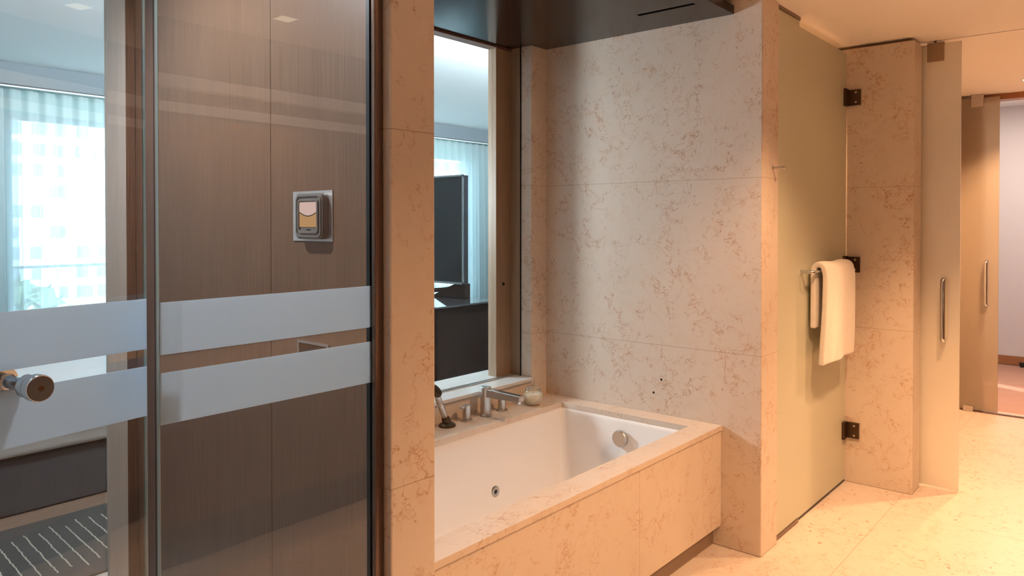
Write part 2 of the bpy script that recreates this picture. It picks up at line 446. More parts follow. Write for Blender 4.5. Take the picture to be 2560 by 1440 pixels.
struct(MB().box(8.2, 8.3, 2.6, 7.4, 0, 2.85).build('wall_bedroom_right', M['wall_bed']), 'bedroom wall at the far right end behind the television', 'wall')
struct(MB().box(-1.2, 7.06, -1.15, -1.05, 0, 2.65).build('wall_vanity', M['wood_panel']), 'brown wooden wall opposite the bathtub behind the vanity', 'wall')
struct(MB().box(-1.3, -1.2, -1.15, 1.4, 0, 2.65).box(-1.2, .04, 1.30, 1.40, 0, 2.65).build('wall_entry', M['ceil']), 'cream wall left of the clear glass door', 'wall')
struct(MB().box(4.737, 7.0, 1.32, 1.42, 0, 2.63).build('wall_next_room', M['marble']), 'marble side wall of the space behind the sliding frosted door', 'wall')
# far wall at x=7 with a doorway y -.3 .. 1.011
struct(MB().box(7.0, 7.12, 1.011, 1.42, 0, 2.85).box(7.0, 7.12, -1.15, -.3, 0, 2.85).box(7.0, 7.12, -.3, 1.011, 2.53, 2.85)
       .build('wall_far', M['marble']), 'stone wall around the doorway at the end of the bathroom', 'wall')
struct(MB().box(7.002, 7.13, -.3, 1.011, 2.485, 2.53).box(7.002, 7.13, .985, 1.011, 0, 2.485).build('trim_2', M['wood_red']), 'orange brown wooden lintel and jamb of the far doorway', 'trim')
struct(MB().box(9.5, 9.6, -1.5, 3.0, 0, 2.85).box(7.12, 9.6, 2.9, 3.0, 0, 2.85).box(7.12, 9.6, -1.6, -1.5, 0, 2.85).build('wall_hall', M['wall_hall']), 'pinkish white wall of the hall beyond the far door', 'wall')
struct(MB().box(9.482, 9.5, -1.5, 2.9, 0, .096).build('baseboard_hall', M['wood_red'], bevel=.003), 'reddish wooden baseboard along the hall wall', 'baseboard')
# bedroom window wall
WX0, WX1, WY, WZ0, WZ1 = 1.97, 7.45, 7.05, .45, 2.41
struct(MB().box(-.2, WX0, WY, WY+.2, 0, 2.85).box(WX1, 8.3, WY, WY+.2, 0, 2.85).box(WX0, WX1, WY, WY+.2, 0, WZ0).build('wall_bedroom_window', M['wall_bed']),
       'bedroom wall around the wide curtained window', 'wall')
struct(MB().box(WX0, WX1, WY, WY+.2, WZ1, 2.85).build('wall_bedroom_lintel', M['green']), 'pale green strip above the bedroom window behind the curtain', 'wall')
struct(MB().box(.04, 8.2, 6.70, 6.76, 2.585, 2.75).build('trim_3', M['valance']), 'grey valance board under the bedroom ceiling hiding the curtain track', 'trim')
struct(MB().box(.04, 8.2, 6.76, 6.80, 2.575, 2.60).build('trim_4', M['white']), 'white curtain track below the grey valance', 'trim')
w2 = root('window_2', 'wide bedroom window with a thin horizontal bar behind sheer curtains', 'window', (WX0, WY, WZ0))
fr = MB()
fr.box(WX0, WX0+.05, WY+.04, WY+.10, WZ0, WZ1).box(WX1-.05, WX1, WY+.04, WY+.10, WZ0, WZ1).box(WX0, WX1, WY+.04, WY+.10, WZ1-.05, WZ1).box(WX0, WX1, WY+.04, WY+.10, WZ0, WZ0+.05)
fr.box(4.65, 4.72, WY+.04, WY+.10, WZ0, WZ1)
fr.build('window_frame', M['wall_bed'], w2)
MB().box(WX0+.05, WX1-.05, WY+.06, WY+.085, 1.128, 1.15).build('transom_bar', M['wall_bed'], w2)
MB().box(WX0+.05, WX1-.05, WY+.066, WY+.070, WZ0+.05, WZ1-.05).build('pane', M['glass_win'], w2)

# sheer curtain
def pleated(name, x0, x1, y, z0, z1, per, amp, seed, tight=1.0):
    bm = bmesh.new(); rnd = random.Random(seed); nz = 8; cols = []
    n = int((x1-x0)/.008); ph = [rnd.uniform(0, 6.28) for _ in range(4)]
    for i in range(n+1):
        x = x0 + (x1-x0)*i/n; col = []
        for k in range(nz+1):
            t = k/nz; z = z1 + (z0-z1)*t
            a = 2*PI*x/per + .9*math.sin(x*2.1+ph[0]) + .5*math.sin(x*5.3+ph[1]) + .35*t*math.sin(3.7*x+ph[2])
            yy = y + amp*(.75+.35*t)*math.sin(a) + .3*amp*math.sin(2*a+ph[3])
            xx = x + .25*amp*math.cos(a) + .02*t*math.sin(2.3*x+ph[1])
            col.append(bm.verts.new((xx, yy, z)))
        cols.append(col)
    for a, b in zip(cols, cols[1:]):
        for k in range(nz): bm.faces.new((a[k], b[k], b[k+1], a[k+1]))
    me = bpy.data.meshes.new(name); bm.to_mesh(me); bm.free(); me.materials.append(M['sheer'])
    for p in me.polygons: p.use_smooth = True
    o = bpy.data.objects.new(name, me); C.objects.link(o); return o
tag(pleated('sheer_curtain', .10, 7.62, 6.88, .03, 2.60, .125, .030, 3), 'long translucent white sheer curtain hanging across the bedroom window', 'curtain')
tag(pleated('sheer_curtain', 7.15, 8.1, 6.965, .03, 2.60, .07, .03, 9), 'gathered white sheer curtain bunched at the right end of the bedroom window', 'curtain')
tag(pleated('sheer_curtain', .3, 2.02, 6.965, .03, 2.60, .07, .03, 5), 'gathered sheer curtain bunched at the left end of the bedroom window', 'curtain')

# interior window above the tub
w1 = root('window_1', 'interior window above the tub framed in light brown wood, bedroom behind', 'window', (1.4, 2.6, .67))
MB().box(1.40, 3.134, 2.50, 2.84, .655, .672).build('window_sill', M['sill'], w1, bevel=.003)
w1s = MB().box(1.40, 3.10, 2.62, 2.632, .672, .676).box(1.40, 3.10, 2.64, 2.652, .672, .676).build('sill_track', M['steel'], w1)
MB().box(3.134, 3.165, 2.595, 2.67, .672, 2.50).build('window_jamb', M['wood_frame'], w1, bevel=.001)
MB().box(3.017, 3.165, 2.67, 2.728, .672, 2.50).build('window_stile', M['wood_frame'], w1, bevel=.001)
MB().box(1.40, 3.165, 2.66, 2.728, 2.448, 2.56).build('window_head', M['wood_dark'], w1, bevel=.001)
MB().box(3.1275, 3.134, 2.590, 2.595, .672, 2.50).build('gap_strip', M['black'], w1)  # black strip standing for the dark gap beside the jamb
MB().box(1.40, 1.46, 2.66, 2.728, .672, 2.448).build('window_stile', M['wood_frame'], w1)
MB().box(1.46, 3.017, 2.694, 2.702, .673, 2.448).build('pane', M['glass_win'], w1)
MB().cyl((3.075, 2.669, 1.172), (3.075, 2.672, 1.172), .0095).cyl((3.075, 2.666, 1.172), (3.075, 2.67, 1.172), .009).build('screw_cap', M['brass'], w1)

# wood canopy over the tub
cp = thing('wooden_canopy', 'dark stained wooden canopy board under the ceiling above the bathtub', 'ceiling panel', (2.2, 2.0, 2.459))
MB().box(1.249, 2.985, 1.436, 2.518, 2.459, 2.498).box(3.012, 3.263, 1.436, 2.518, 2.459, 2.498).box(2.985, 3.012, 1.436, 1.50, 2.459, 2.498).box(2.985, 3.012, 1.782, 2.518, 2.459, 2.498).box(1.40, 3.13, 2.518, 2.655, 2.459, 2.498).build('board', M['wenge'], cp)
MB().box(2.985, 3.012, 1.50, 1.782, 2.480, 2.497).build('vent_slot', M['black'], cp)
for q, (hx, hy) in enumerate(((1.5, 1.7), (3.0, 2.2), (1.5, 2.3), (3.0, 1.55))):
    MB().cyl((hx, hy, 2.498), (hx, hy, 2.531), .01).build('hanger', M['steel'], cp)

# ------------------------------------------------------------------ tub surround + bathtub
sr = thing('tub_surround', 'marble tub surround with wide deck and tall front panel', 'tub surround', (2.2, 2.0, 0))
TX0, TX1, TY0, TY1 = 1.42, 3.148, 1.600, 2.325
d = MB()
d.box(1.248, 3.264, 1.487, TY0, .543, .565).box(1.248, 3.264, TY1, 2.519, .538, .565).box(1.248, TX0, TY0, TY1, .538, .565).box(TX1, 3.264, TY0, TY1, .538, .565)
d.build('deck', M['marble_deck'], sr)
MB().box(1.248, 3.264, 1.492, 1.512, .098, .5405).build('front_panel', M['marble_front'], sr, bevel=.001)
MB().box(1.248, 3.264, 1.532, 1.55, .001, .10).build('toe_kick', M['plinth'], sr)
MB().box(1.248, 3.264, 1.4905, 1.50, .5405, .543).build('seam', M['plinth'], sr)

tb = thing('bathtub', 'white drop-in bathtub set in the marble surround', 'bathtub', (2.3, 1.96, .1))
bm = bmesh.new(); loops = []
def lerp(a, b, t): return a+(b-a)*t
prof = [(-.012, .532), (0, .5365), (.004, .534), (.008, .52)]
levels = []
for off, z in prof: levels.append((TX0+off-.004, TX1-off+.004, TY0+off-.004, TY1-off+.004, z, .03))
for t in [i/10 for i in range(1, 11)]:
    z = lerp(.52, .16, t)
    levels.append((TX0+.008+.16*t, TX1-.006-.055*t, TY0+.006+.05*t, TY1-.006-.05*t, z, .03+.03*t))
x0, x1, y0, y1 = levels[-1][:4]
for t in [i/5 for i in range(1, 6)]:
    a = t*PI/2; o_ = .07*(math.sin(a)); z = .16 - .05*(1-math.cos(a))
    levels.append((x0+o_, x1-o_, y0+o_, y1-o_, z, .06+.02*t))
for L in levels:
    loops.append([bm.verts.new((p[0], p[1], L[4])) for p in rrect(L[0], L[1], L[2], L[3], L[5], 8)])
for a, b in zip(loops, loops[1:]):
    n = len(a)
    for i in range(n): bm.faces.new((a[i], b[i], b[(i+1) % n], a[(i+1) % n]))
bm.faces.new(loops[-1][::-1])
me = bpy.data.meshes.new('basin'); bm.to_mesh(me); bm.free(); me.materials.append(M['acrylic'])
for p in me.polygons: p.use_smooth = True
bo = bpy.data.objects.new('basin', me); C.objects.link(bo); bo.parent = tb; bo.matrix_parent_inverse = Matrix.Translation(tb.location).inverted()
md = bo.modifiers.new('sol', 'SOLIDIFY'); md.thickness = .006; md.offset = 0
ovx = 3.128
MB().lathe([(0, -.03), (.037, -.03), (.040, -.026), (.040, -.008), (.034, -.004), (.034, .002), (0, .002)], 40, (ovx, 1.945, .452), (1, 0, 0)).build('overflow_cap', M['nickel'], tb, smooth=True)
def jet(x, z):
    c = (x, TY1-.006-.05*(.52-z)/.36, z)
    j = MB().lathe([(.010, -.006), (.018, -.009), (.024, -.008), (.027, -.003), (.027, .002)], 36, c, (0, 1, 0)).build('jet', M['nickel'], tb, smooth=True)
    MB().lathe([(0, .0), (.011, .0), (.011, -.006), (.006, -.008), (0, -.008)], 24, c, (0, 1, 0)).build('nozzle', M['rubber'], j, smooth=True)
jet(2.57, .262); jet(1.95, .262)

# ------------------------------------------------------------------ tub fittings
ZD = .565
def handle(x, label):
    y = 2.45
    t = thing('tub_valve_handle', label, 'tap handle', (x, y, ZD), 'tap handles on the tub deck')
    MB().lathe([(0, 0), (.028, 0), (.029, .003), (.028, .007), (.023, .009), (.020, .010), (0, .010)], 40, (x, y, ZD)).build('base_ring', M['nickel'], t, smooth=True)
    MB().lathe([(0, .010), (.018, .010), (.018, .013), (.020, .014), (.020, .072), (.0185, .074), (0, .074)], 40, (x, y, ZD)).build('body', M['nickel'], t, smooth=True)
    MB().box(x-.040, x-.012, y-.006, y+.006, ZD+.062, ZD+.0735).build('lever', M['nickel'], t, bevel=.0012)
handle(2.557, 'short brushed nickel tap handle left of the tall tub spout')
handle(2.812, 'short brushed nickel tap handle right of the tub spout, near the candle')
sp = thing('tub_spout', 'tall brushed nickel tub spout with long flat arm over the tub', 'tap', (2.687, 2.446, ZD))
MB().lathe([(0, 0), (.029, 0), (.031, .003), (.030, .008), (.027, .010), (0, .010)], 44, (2.687, 2.446, ZD)).build('base_ring', M['nickel'], sp, smooth=True)
MB().lathe([(0, .010), (.026, .010), (.026, .139), (.0245, .141), (0, .141)], 44, (2.687, 2.446, ZD)).build('column', M['nickel'], sp, smooth=True)
sp_a = MB()
zt = ZD+.134
sp_a.prism([(2.44, zt), (2.44, zt-.040), (2.235, zt-.034-.004), (2.222, zt-.036), (2.218, zt-.028), (2.218, zt-.010), (2.222, zt-.006)], 'x', 2.687-.018, 2.687+.018)
sp_a.build('arm', M['nickel'], sp, bevel=.003, seg=3)
MB().cyl((2.687, 2.236, zt-.044), (2.687, 2.236, zt-.034), .012).build('aerator', M['chrome'], sp, smooth=True)
MB().cyl((2.687, 2.472, zt-.050), (2.687, 2.497, zt-.050), .004).build('diverter_pin', M['nickel'], sp)
hs = thing('hand_shower', 'brushed nickel hand shower leaning in its deck holder', 'hand shower', (2.427, 2.450, ZD))
hx, hy = 2.427, 2.450
MB().lathe([(0, 0), (.037, 0), (.040, .004), (.039, .010), (.030, .016), (.020, .022), (0, .022)], 44, (hx, hy, ZD)).build('base_ring', M['brass'], hs, smooth=True)
ax = Vector((-.42, .06, 1)).normalized(); b0 = Vector((hx, hy, ZD+.014))
MB().lathe([(0, 0), (.019, 0), (.020, .012), (.018, .030), (.0155, .034), (0, .034)], 36, b0, ax).build('cradle', M['brass'], hs, smooth=True)
MB().lathe([(0, .034), (.0135, .034), (.0155, .040), (.0155, .100), (.013, .103), (.013, .108), (.015, .111), (.016, .150), (.014, .158), (0, .158)], 32, b0, ax).build('grip', M['nickel'], hs, smooth=True)
hc = b0 + ax*.172
MB().lathe([(0, -.016), (.022, -.014), (.032, -.005), (.034, .004), (.030, .012), (0, .015)], 36, hc, (.25, -.55, .55)).build('spray_head', M['brass'], hs, smooth=True)

cj = thing('candle_jar', 'small round glass jar with lidded cream candle on the tub corner', 'candle', (3.005, 2.405, ZD))
cx, cy = 3.005, 2.405
outer = [(0, .001), (.030, .001), (.037, .004), (.046, .018), (.052, .035), (.053, .048), (.049, .064), (.042, .076), (.040, .080)]
inner = [(.0375, .080), (.0395, .075), (.0465, .063), (.0505, .048), (.0495, .035), (.0435, .020), (.035, .009), (.028, .007), (0, .007)]
MB().lathe(outer+inner, 48, (cx, cy, ZD)).build('jar', M['jar'], cj, smooth=True)
MB().lathe([(0, .0085), (.027, .0085), (.034, .0105), (.042, .022), (.048, .036), (.0488, .048), (.0465, .058), (.045, .0595), (0, .0595)], 48, (cx, cy, ZD)).build('wax', M['wax'], cj, smooth=True)
lid = [(0, .098), (.010, .097), (.030, .092), (.038, .086), (.042, .0815), (.042, .0845), (.040, .089), (.031, .096), (.013, .101), (.007, .104), (.0065, .109), (.010, .113), (.0095, .118), (.007, .121), (.0085, .125), (.0095, .131), (.007, .136), (0, .137)]
MB().lathe(lid, 40, (cx, cy, ZD)).build('lid', M['jar'], cj, smooth=True)
MB().cyl((cx, cy, ZD+.0595), (cx, cy, ZD+.066), .001, seg=8).build('wick', M['black'], cj)

# two tiny fixing holes in the end wall
for yy, zz in ((1.805, .735), (1.848, .665)):
    MB().cyl((3.2638, yy, zz), (3.2655, yy, zz), .0055, seg=16).build('wall_plug', M['black'], bpy.data.objects['wall_tub_end'])

# ------------------------------------------------------------------ shower
GY = 1.318
shp = thing('shower_side_panel', 'narrow fixed frosted glass panel between marble column and shower door', 'glass panel', (3.6, GY, 0))
MB().box(3.459, 3.770, GY, GY+.010, .022, 2.515).build('etched_pane', M['frost_green'], shp, bevel=.001)
MB().box(3.459, 3.772, GY-.006, GY+.020, 2.513, 2.529).build('top_channel', M['bronze'], shp)
MB().box(3.459, 3.775, GY-.004, GY+.018, .002, .022).build('floor_channel', M['bronze'], shp)
d2 = root('door_2', 'frosted glass shower door hinged on the marble pier', 'shower door', (4.55, GY, 0))
MB().box(3.776, 4.555, GY+.003, GY+.013, .016, 2.487).build('etched_pane', M['frost_green'], d2, bevel=.001)
MB().box(3.776, 4.555, GY+.004, GY+.012, .002, .016).build('bottom_seal', M['rubber'], d2)
for z in (2.228, 1.266, .306):
    h = MB().box(4.497, 4.549, GY-.012, GY+.003, z-.05, z+.05).box(4.505, 4.549, GY+.013, GY+.024, z-.045, z+.045).build('hinge', M['brass'], d2, bevel=.002)
    MB().box(4.549, 4.5645, GY-.075, GY+.03, z-.045, z+.045).build('hinge_plate', M['brass'], h, bevel=.0015)
    MB().cyl((4.548, GY-.05, z+.028), (4.545, GY-.05, z+.028), .006).cyl((4.548, GY-.05, z-.028), (4.545, GY-.05, z-.028), .006).build('hinge_screw', M['nickel'], h)
BY, BZ = 1.262, 1.258
tbar = MB()
tbar.tube([(3.815, GY+.003, BZ), (3.815, BY+.012, BZ)] + [(3.815+.012*(1-math.cos(a)), BY+.012-.012*math.sin(a), BZ) for a in [PI/2*i/6 for i in range(1, 7)]] + [(4.46-.012, BY, BZ)] +
          [(4.46-.012+.012*math.sin(a), BY+.012*(1-math.cos(a)), BZ) for a in [PI/2*i/6 for i in range(1, 7)]] + [(4.46, GY+.003, BZ)], .009)
tbar.lathe([(0, 0), (.013, 0), (.013, .004), (0, .004)], 24, (3.815, GY-.001, BZ), (0, 1, 0))
tbar.lathe([(0, 0), (.013, 0), (.013, .004), (0, .004)], 24, (4.46, GY-.001, BZ), (0, 1, 0))
tbar.build('towel_bar', M['chrome'], d2, smooth=True)

# towel: folded thick, draped over the bar
def make_towel():
    bm = bmesh.new()
    nx, X0, X1 = 26, 3.905, 4.375
    zf, zb = .785, .965
    th = .017
    # centreline in (y, z): front bottom -> over bar -> back bottom
    r = .0075 + th + .0015
    path = []
    yf = BY - r - .006; yb = BY + r + .003
    for i in range(15): path.append((yf - .010*math.sin(i/14*1.5) + .010, zf + (BZ-.02-zf)*i/14))
    for i in range(1, 12):
        a = PI - PI*i/12; path.append((BY + r*math.cos(a)*1.02, BZ + .004 + (r+.004)*math.sin(a)))
    for i in range(11): path.append((yb - .002, BZ - .01 - (BZ-.01-zb)*i/10))
    rows = []
    for k, (y, z) in enumerate(path):
        row = []
        front = k < 15
        for i in range(nx+1):
            u = i/nx; x = X0 + (X1-X0)*u
            dz = 0
            drop = max(0, (BZ - z))/(BZ-zf)
            if front: dz = -.030*(1-u)*drop*.2 ; x += .03*u*drop - .012*(1-u)*drop
            else: x += -.006
            wob = .004*math.sin(x*38+1.3)*drop + .003*math.sin(x*17+z*9)*drop
            row.append(bm.verts.new((x, y - wob*(1 if front else .3), z+dz + .003*math.sin(x*21))))
        rows.append(row)
    for a, b in zip(rows, rows[1:]):
        for i in range(nx): bm.faces.new((a[i], a[i+1], b[i+1], b[i]))
    me = bpy.data.meshes.new('hand_towel'); bm.to_mesh(me); bm.free(); me.materials.append(M['towel_m'])
    for p in me.polygons: p.use_smooth = True
    o = bpy.data.objects.new('hand_towel', me); C.objects.link(o)
    m1 = o.modifiers.new('s', 'SOLIDIFY'); m1.thickness = th*1.7; m1.offset = 0
    m3 = o.modifiers.new('b', 'BEVEL'); m3.width = .008; m3.segments = 3; m3.limit_method = 'ANGLE'; m3.angle_limit = math.radians(50)
    m2 = o.modifiers.new('ss', 'SUBSURF'); m2.levels = 1; m2.render_levels = 1
    return o
tag(make_towel(), 'thick white folded towel hanging over the bar of the shower door', 'towel')

hk = thing('robe_hook', 'small nickel peg hook on the edge of the marble column', 'hook', (3.384, 1.302, 1.757))
MB().cyl((3.384, 1.3015, 1.757), (3.384, 1.2985, 1.757), .010).cyl((3.384, 1.2985, 1.757), (3.384, 1.252, 1.757), .0055).build('peg', M['nickel'], hk, smooth=True)
MB().cyl((3.384, 1.252, 1.757), (3.384, 1.244, 1.757), .0085).build('end_cap', M['nickel'], hk, smooth=True)

# ------------------------------------------------------------------ sliding frosted doors
def pull(parent, x, y, z0, z1, r=.009, out=.045):
    xa = x; xb = x - out; rr = .016
    pts = [(xa, y, z0)]
    pts += [(xb+rr, y, z0)]
    pts += [(xb+rr*(1-math.sin(a)), y, z0+rr*(1-math.cos(a))) for a in [PI/2*i/6 for i in range(1, 7)]]
    pts += [(xb+rr*(1-math.cos(a)), y, z1-rr*(1-math.sin(a))) for a in [PI/2*i/6 for i in range(0, 7)]]
    pts += [(xa, y, z1)]
    return MB().tube(pts, r).build('pull_handle', M['chrome'], parent, smooth=True)
d3 = root('door_3', 'pale frosted sliding glass door beside the marble shower pier', 'sliding door', (4.77, .9, 0))
MB().box(4.765, 4.775, .778, 1.31, .012, 2.515).build('etched_pane', M['frost_warm'], d3, bevel=.001)
MB().box(4.755, 4.765, .862, .946, 2.417, 2.522).box(4.775, 4.785, .862, .946, 2.417, 2.522).build('top_clamp', M['clamp'], d3, bevel=.001)
MB().cyl((4.757, .905, 2.522), (4.757, .905, 2.545), .006).build('hanger_bolt', M['rubber'], d3)
pull(d3, 4.766, .853, .848, 1.190, .0125, .05)
d4 = root('door_4', 'frosted sliding glass door half covering the far doorway', 'sliding door', (6.93, 1.1, 0))
MB().box(6.925, 6.935, .868, 1.31, .014, 2.50).build('etched_pane', M['frost_far'], d4, bevel=.001)
MB().box(6.915, 6.925, .975, 1.06, 2.430, 2.528).box(6.935, 6.945, .975, 1.06, 2.430, 2.528).build('top_clamp', M['steel'], d4, bevel=.001)
MB().box(6.905, 6.955, 1.03, 1.10, .001, .045).build('floor_guide', M['nickel'], d4, bevel=.002)
MB().box(6.915, 6.945, -.3, 1.03, .0005, .008).build('floor_track', M['bronze'], d4)
pull(d4, 6.926, .945, .855, 1.205, .0125, .05)

# ------------------------------------------------------------------ clear glass screen and door
SY = 1.345
def zpx(py, D): return CAMZ - (py-560)/F*D
gp = thing('glass_screen', 'fixed clear glass screen with two frosted bands beside the marble pier', 'glass screen', (.86, SY, 0))
B = [(1.261, 1.357), (1.133, 1.228)]
k = SY/1.37
B = [(CAMZ-(CAMZ-a)*k, CAMZ-(CAMZ-b)*k) for a, b in B]
GX0, GX1 = .6075, 1.098
MB().box(GX0, GX1, SY-.005, SY+.005, .005, ZC-.003).build('clear_pane', M['glass'], gp)
MB().box(GX0-.0012, GX0, SY-.005, SY+.005, .005, ZC-.003).build('polished_edge', M['glass_edge'], gp)
for a, b in B: MB().box(GX0, GX1-.012, SY-.0064, SY-.0054, a, b).build('frosted_band', M['band_m'], gp)
MB().box(1.083, 1.1085, 1.3235, SY-.006, .002, ZC-.002).build('wall_profile', M['bronze'], gp, bevel=.004, seg=3)
MB().box(1.080, 1.1085, SY-.006, SY+.006, .002, ZC-.002).build('rubber_gasket', M['rubber'], gp)

d1 = root('door_1', 'clear glass door with two frosted bands and a round knob, slightly ajar', 'glass door', (.08, 1.345, 0))
HX, HY = .10, 1.340
ang = math.radians(9.6)
W = .530
def local_door(mb_build, *a, **k):
    o = mb_build.build(*a, **k); return o
dl = []
def dpart(mb, name, mat, parent=None, **kw):
    o = mb.build(name, mat, None, **kw); 
    if parent is None:
        o.parent = d1
    else:
        o.parent = parent
    return o
d1.location = (HX, HY, 0); d1.rotation_euler = (0, 0, ang)
dpart(MB().box(0, W, 0, .010, .008, 2.50), 'clear_pane', M['glass'])
dpart(MB().box(W, W+.0012, 0, .010, .008, 2.50), 'polished_edge', M['glass_edge'])
for a, b in B: dpart(MB().box(0, W-.0005, -.0015, -.0005, a, b), 'frosted_band', M['band_m'])
kx, kz = .290, 1.2475
kn = dpart(MB().lathe([(0, 0), (.013, 0), (.013, .004), (.0105, .006), (.0105, .052), (.013, .058), (.0175, .060), (.0185, .062), (.0185, .078), (.0165, .079), (.0165, .081), (.0200, .082), (.0210, .084), (.0210, .0985), (.0202, .1), (0, .1)], 48, (kx, -.0005, kz), (0, -1, 0)),
           'knob', M['chrome'], smooth=True)
dpart(MB().lathe([(.0045, 0), (.0192, 0), (.0192, .0012), (.0045, .0012), (.0042, -.001)], 48, (kx, -.1008, kz), (0, -1, 0)), 'face_disc', M['disc'], kn, smooth=True)
dpart(MB().lathe([(0, 0), (.0042, 0), (.0042, .0006), (.0025, .0008), (0, .0003)], 20, (kx, -.1012, kz), (0, -1, 0)), 'grub_screw', M['brass'], kn, smooth=True)
dpart(MB().lathe([(0, 0), (.022, 0), (.022, .004), (.012, .03), (0, .03)], 32, (kx, .0105, kz), (0, 1, 0)), 'knob_back', M['chrome'], smooth=True)
for z in (.35, 2.2):
    dpart(MB().box(-.03, .05, -.012, -.0005, z-.05, z+.05).box(-.03, .05, .0105, .022, z-.05, z+.05), 'hinge', M['chrome'], bevel=.002)

# ------------------------------------------------------------------ wooden passage lining
p1 = tag(MB().box(1.109, 1.1265, 1.3525, 1.7885, .002, ZC-.003).build('wood_wall_panel', M['wood_panel'], bevel=.0008), 'brown ribbed wood wall panel nearest the pier, behind the glass', 'wall panel')
p2 = tag(MB().box(1.109, 1.1265, 1.7905, 2.478, .002, ZC-.003).build('wood_wall_panel', M['wood_panel'], bevel=.0008), 'brown ribbed wood wall panel nearest the bedroom doorway', 'wall panel')
MB().box(1.1255, 1.1268, 1.77, 2.50, .002, ZC-.003).build('joint_backing', M['black'], p2)
pl = MB().box(1.105, 1.110, 1.530, 1.662, 1.196, 1.202).box(1.105, 1.110, 1.530, 1.662, 1.128, 1.134).box(1.105, 1.110, 1.656, 1.662, 1.134, 1.196).box(1.105, 1.110, 1.530, 1.536, 1.134, 1.196).build('recessed_pull', M['steel'], p1)
MB().box(1.1084, 1.1092, 1.536, 1.656, 1.134, 1.196).build('pull_cavity', M['black'], pl)
# door jamb pieces
struct(MB().box(1.130, 1.20, 2.484, 2.664, .002, 2.85).build('trim_5', M['wood_dark']), 'recessed brown wooden jamb at the bedroom doorway', 'trim')
struct(MB().box(1.0976, 1.20, 2.670, 2.845, .002, 2.85).build('trim_6', M['wood_jamb_lit'], bevel=.001), 'projecting brown wooden jamb facing the bedroom doorway', 'trim')
struct(MB().box(1.0982, 1.128, 2.6655, 2.6698, .002, 2.85).build('trim_7', M['wood_dark']), 'dark wooden edge strip of the bedroom doorway jamb', 'trim')
struct(MB().box(1.109, 1.20, 2.4785, 2.484, .002, ZC).build('trim_8', M['black']), 'black shadow gap beside the wooden wall panel', 'trim')
struct(MB().box(.04, 1.0976, 2.60, 2.70, 2.60, 2.85).build('ceiling_passage', M['ceil']), 'white soffit over the short passage to the bedroom', 'ceiling')

# wall control unit on the wood panel
cu = thing('wall_control_unit', 'square grey control unit with a room reflection painted on its screen, on a metal plate', 'control panel', (1.109, 1.6, 1.52))
MB().box(1.1065, 1.109, 1.5135, 1.681, 1.457, 1.583).build('back_plate', M['plate'], cu)
def yz_ring(x0, x1, y0, y1, z0, z1, r, r_in, inset):
    m = MB(); bm = m.bm
    o = rrect(y0, y1, z0, z1, r, 6); i_ = rrect(y0+inset, y1-inset, z0+inset, z1-inset, r_in, 6)
    n = len(o)
    A = [bm.verts.new((x0, a, b)) for a, b in o]; Bv = [bm.verts.new((x1, a, b)) for a, b in o]
    Cc = [bm.verts.new((x0, a, b)) for a, b in i_]; D_ = [bm.verts.new((x1, a, b)) for a, b in i_]
    for k in range(n):
        j = (k+1) % n
        bm.faces.new((A[k], A[j], Bv[j], Bv[k])); bm.faces.new((Cc[k], Cc[j], D_[j], D_[k]))
        bm.faces.new((A[k], A[j], Cc[j], Cc[k])); bm.faces.new((Bv[k], Bv[j], D_[j], D_[k]))
    return m
M['unit'] = plain('grey_unit_plastic', (.17, .155, .14), .35, .3, var=.03)
UY0, UY1, UZ0, UZ1 = 1.529, 1.643, 1.4625, 1.5765
ho = MB().prism(rrect(UY0, UY1, UZ0, UZ1, .016, 6), 'x', 1.088, 1.1063).build('housing', M['unit'], cu, bevel=.002, seg=2)
yz_ring(1.0850, 1.0885, UY0+.004, UY1-.004, UZ0+.004, UZ1-.004, .014, .012, .005).build('outer_ridge', M['unit'], cu, bevel=.001)
yz_ring(1.0835, 1.0885, UY0+.014, UY1-.014, UZ0+.014, UZ1-.014, .010, .008, .006).build('inner_ridge', M['unit'], cu, bevel=.001)
SY0, SY1, SZ0, SZ1 = UY0+.0195, UY1-.0195, UZ0+.030, UZ1-.022
M['scr1'] = emit('reflection_orange', (.80, .44, .20), .55)  # the room's reflection, painted as a softly glowing two-colour screen
M['scr2'] = emit('reflection_pink', (.80, .55, .48), .75)
sc = MB().box(1.0868, 1.088, SY0, SY1, SZ0, SZ1).build('display', M['scr1'], cu)
arc = []
for i in range(13):
    t = i/12; y = SY0+(SY1-SY0)*t; z = SZ0 + (SZ1-SZ0)*.60 - .010*math.sin(PI*t)
    arc.append((y, z))
MB().prism(arc + [(SY1, SZ1), (SY0, SZ1)], 'x', 1.0864, 1.0868).build('reflection_upper', M['scr2'], sc)
MB().prism([(y, z+.0012) for y, z in arc] + [(y, z-.0012) for y, z in arc[::-1]], 'x', 1.0860, 1.0866).build('reflection_line', M['rubber'], sc)
MB().box(1.0876, 1.0882, 1.577, 1.595, UZ0+.021, UZ0+.025).build('badge', M['rubber'], cu)

# ------------------------------------------------------------------ bedroom furniture
bd = thing('bed', 'bed with white duvet over dark base, seen through the glass door', 'bed', (1.4, 5.3, 0))
MB().box(.25, 2.45, 4.42, 6.2, .001, .30).build('bed_base', M['bedbase'], bd, bevel=.01)
bm_ = MB(); 
mt = MB().box(.22, 2.48, 4.38, 6.24, .305, .50).build('mattress', plain('mattress_ticking', (.42, .38, .35), .85), bd, bevel=.03, seg=4)
dv = MB().box(.3, 2.51, 4.34, 6.28, .44, .66).build('duvet', M['duvet'], bd, bevel=.07, seg=6, smooth=True)
MB().box(.05, .20, 4.2, 6.4, .001, 1.15).build('headboard', M['bedbase'], bd, bevel=.01)
tag(MB().box(.3, 2.6, 3.40, 4.215, -.001, .012).build('rug', M['rug'], bevel=.004), 'dark grey rug with thin wavy cream stripes beside the bed', 'rug')

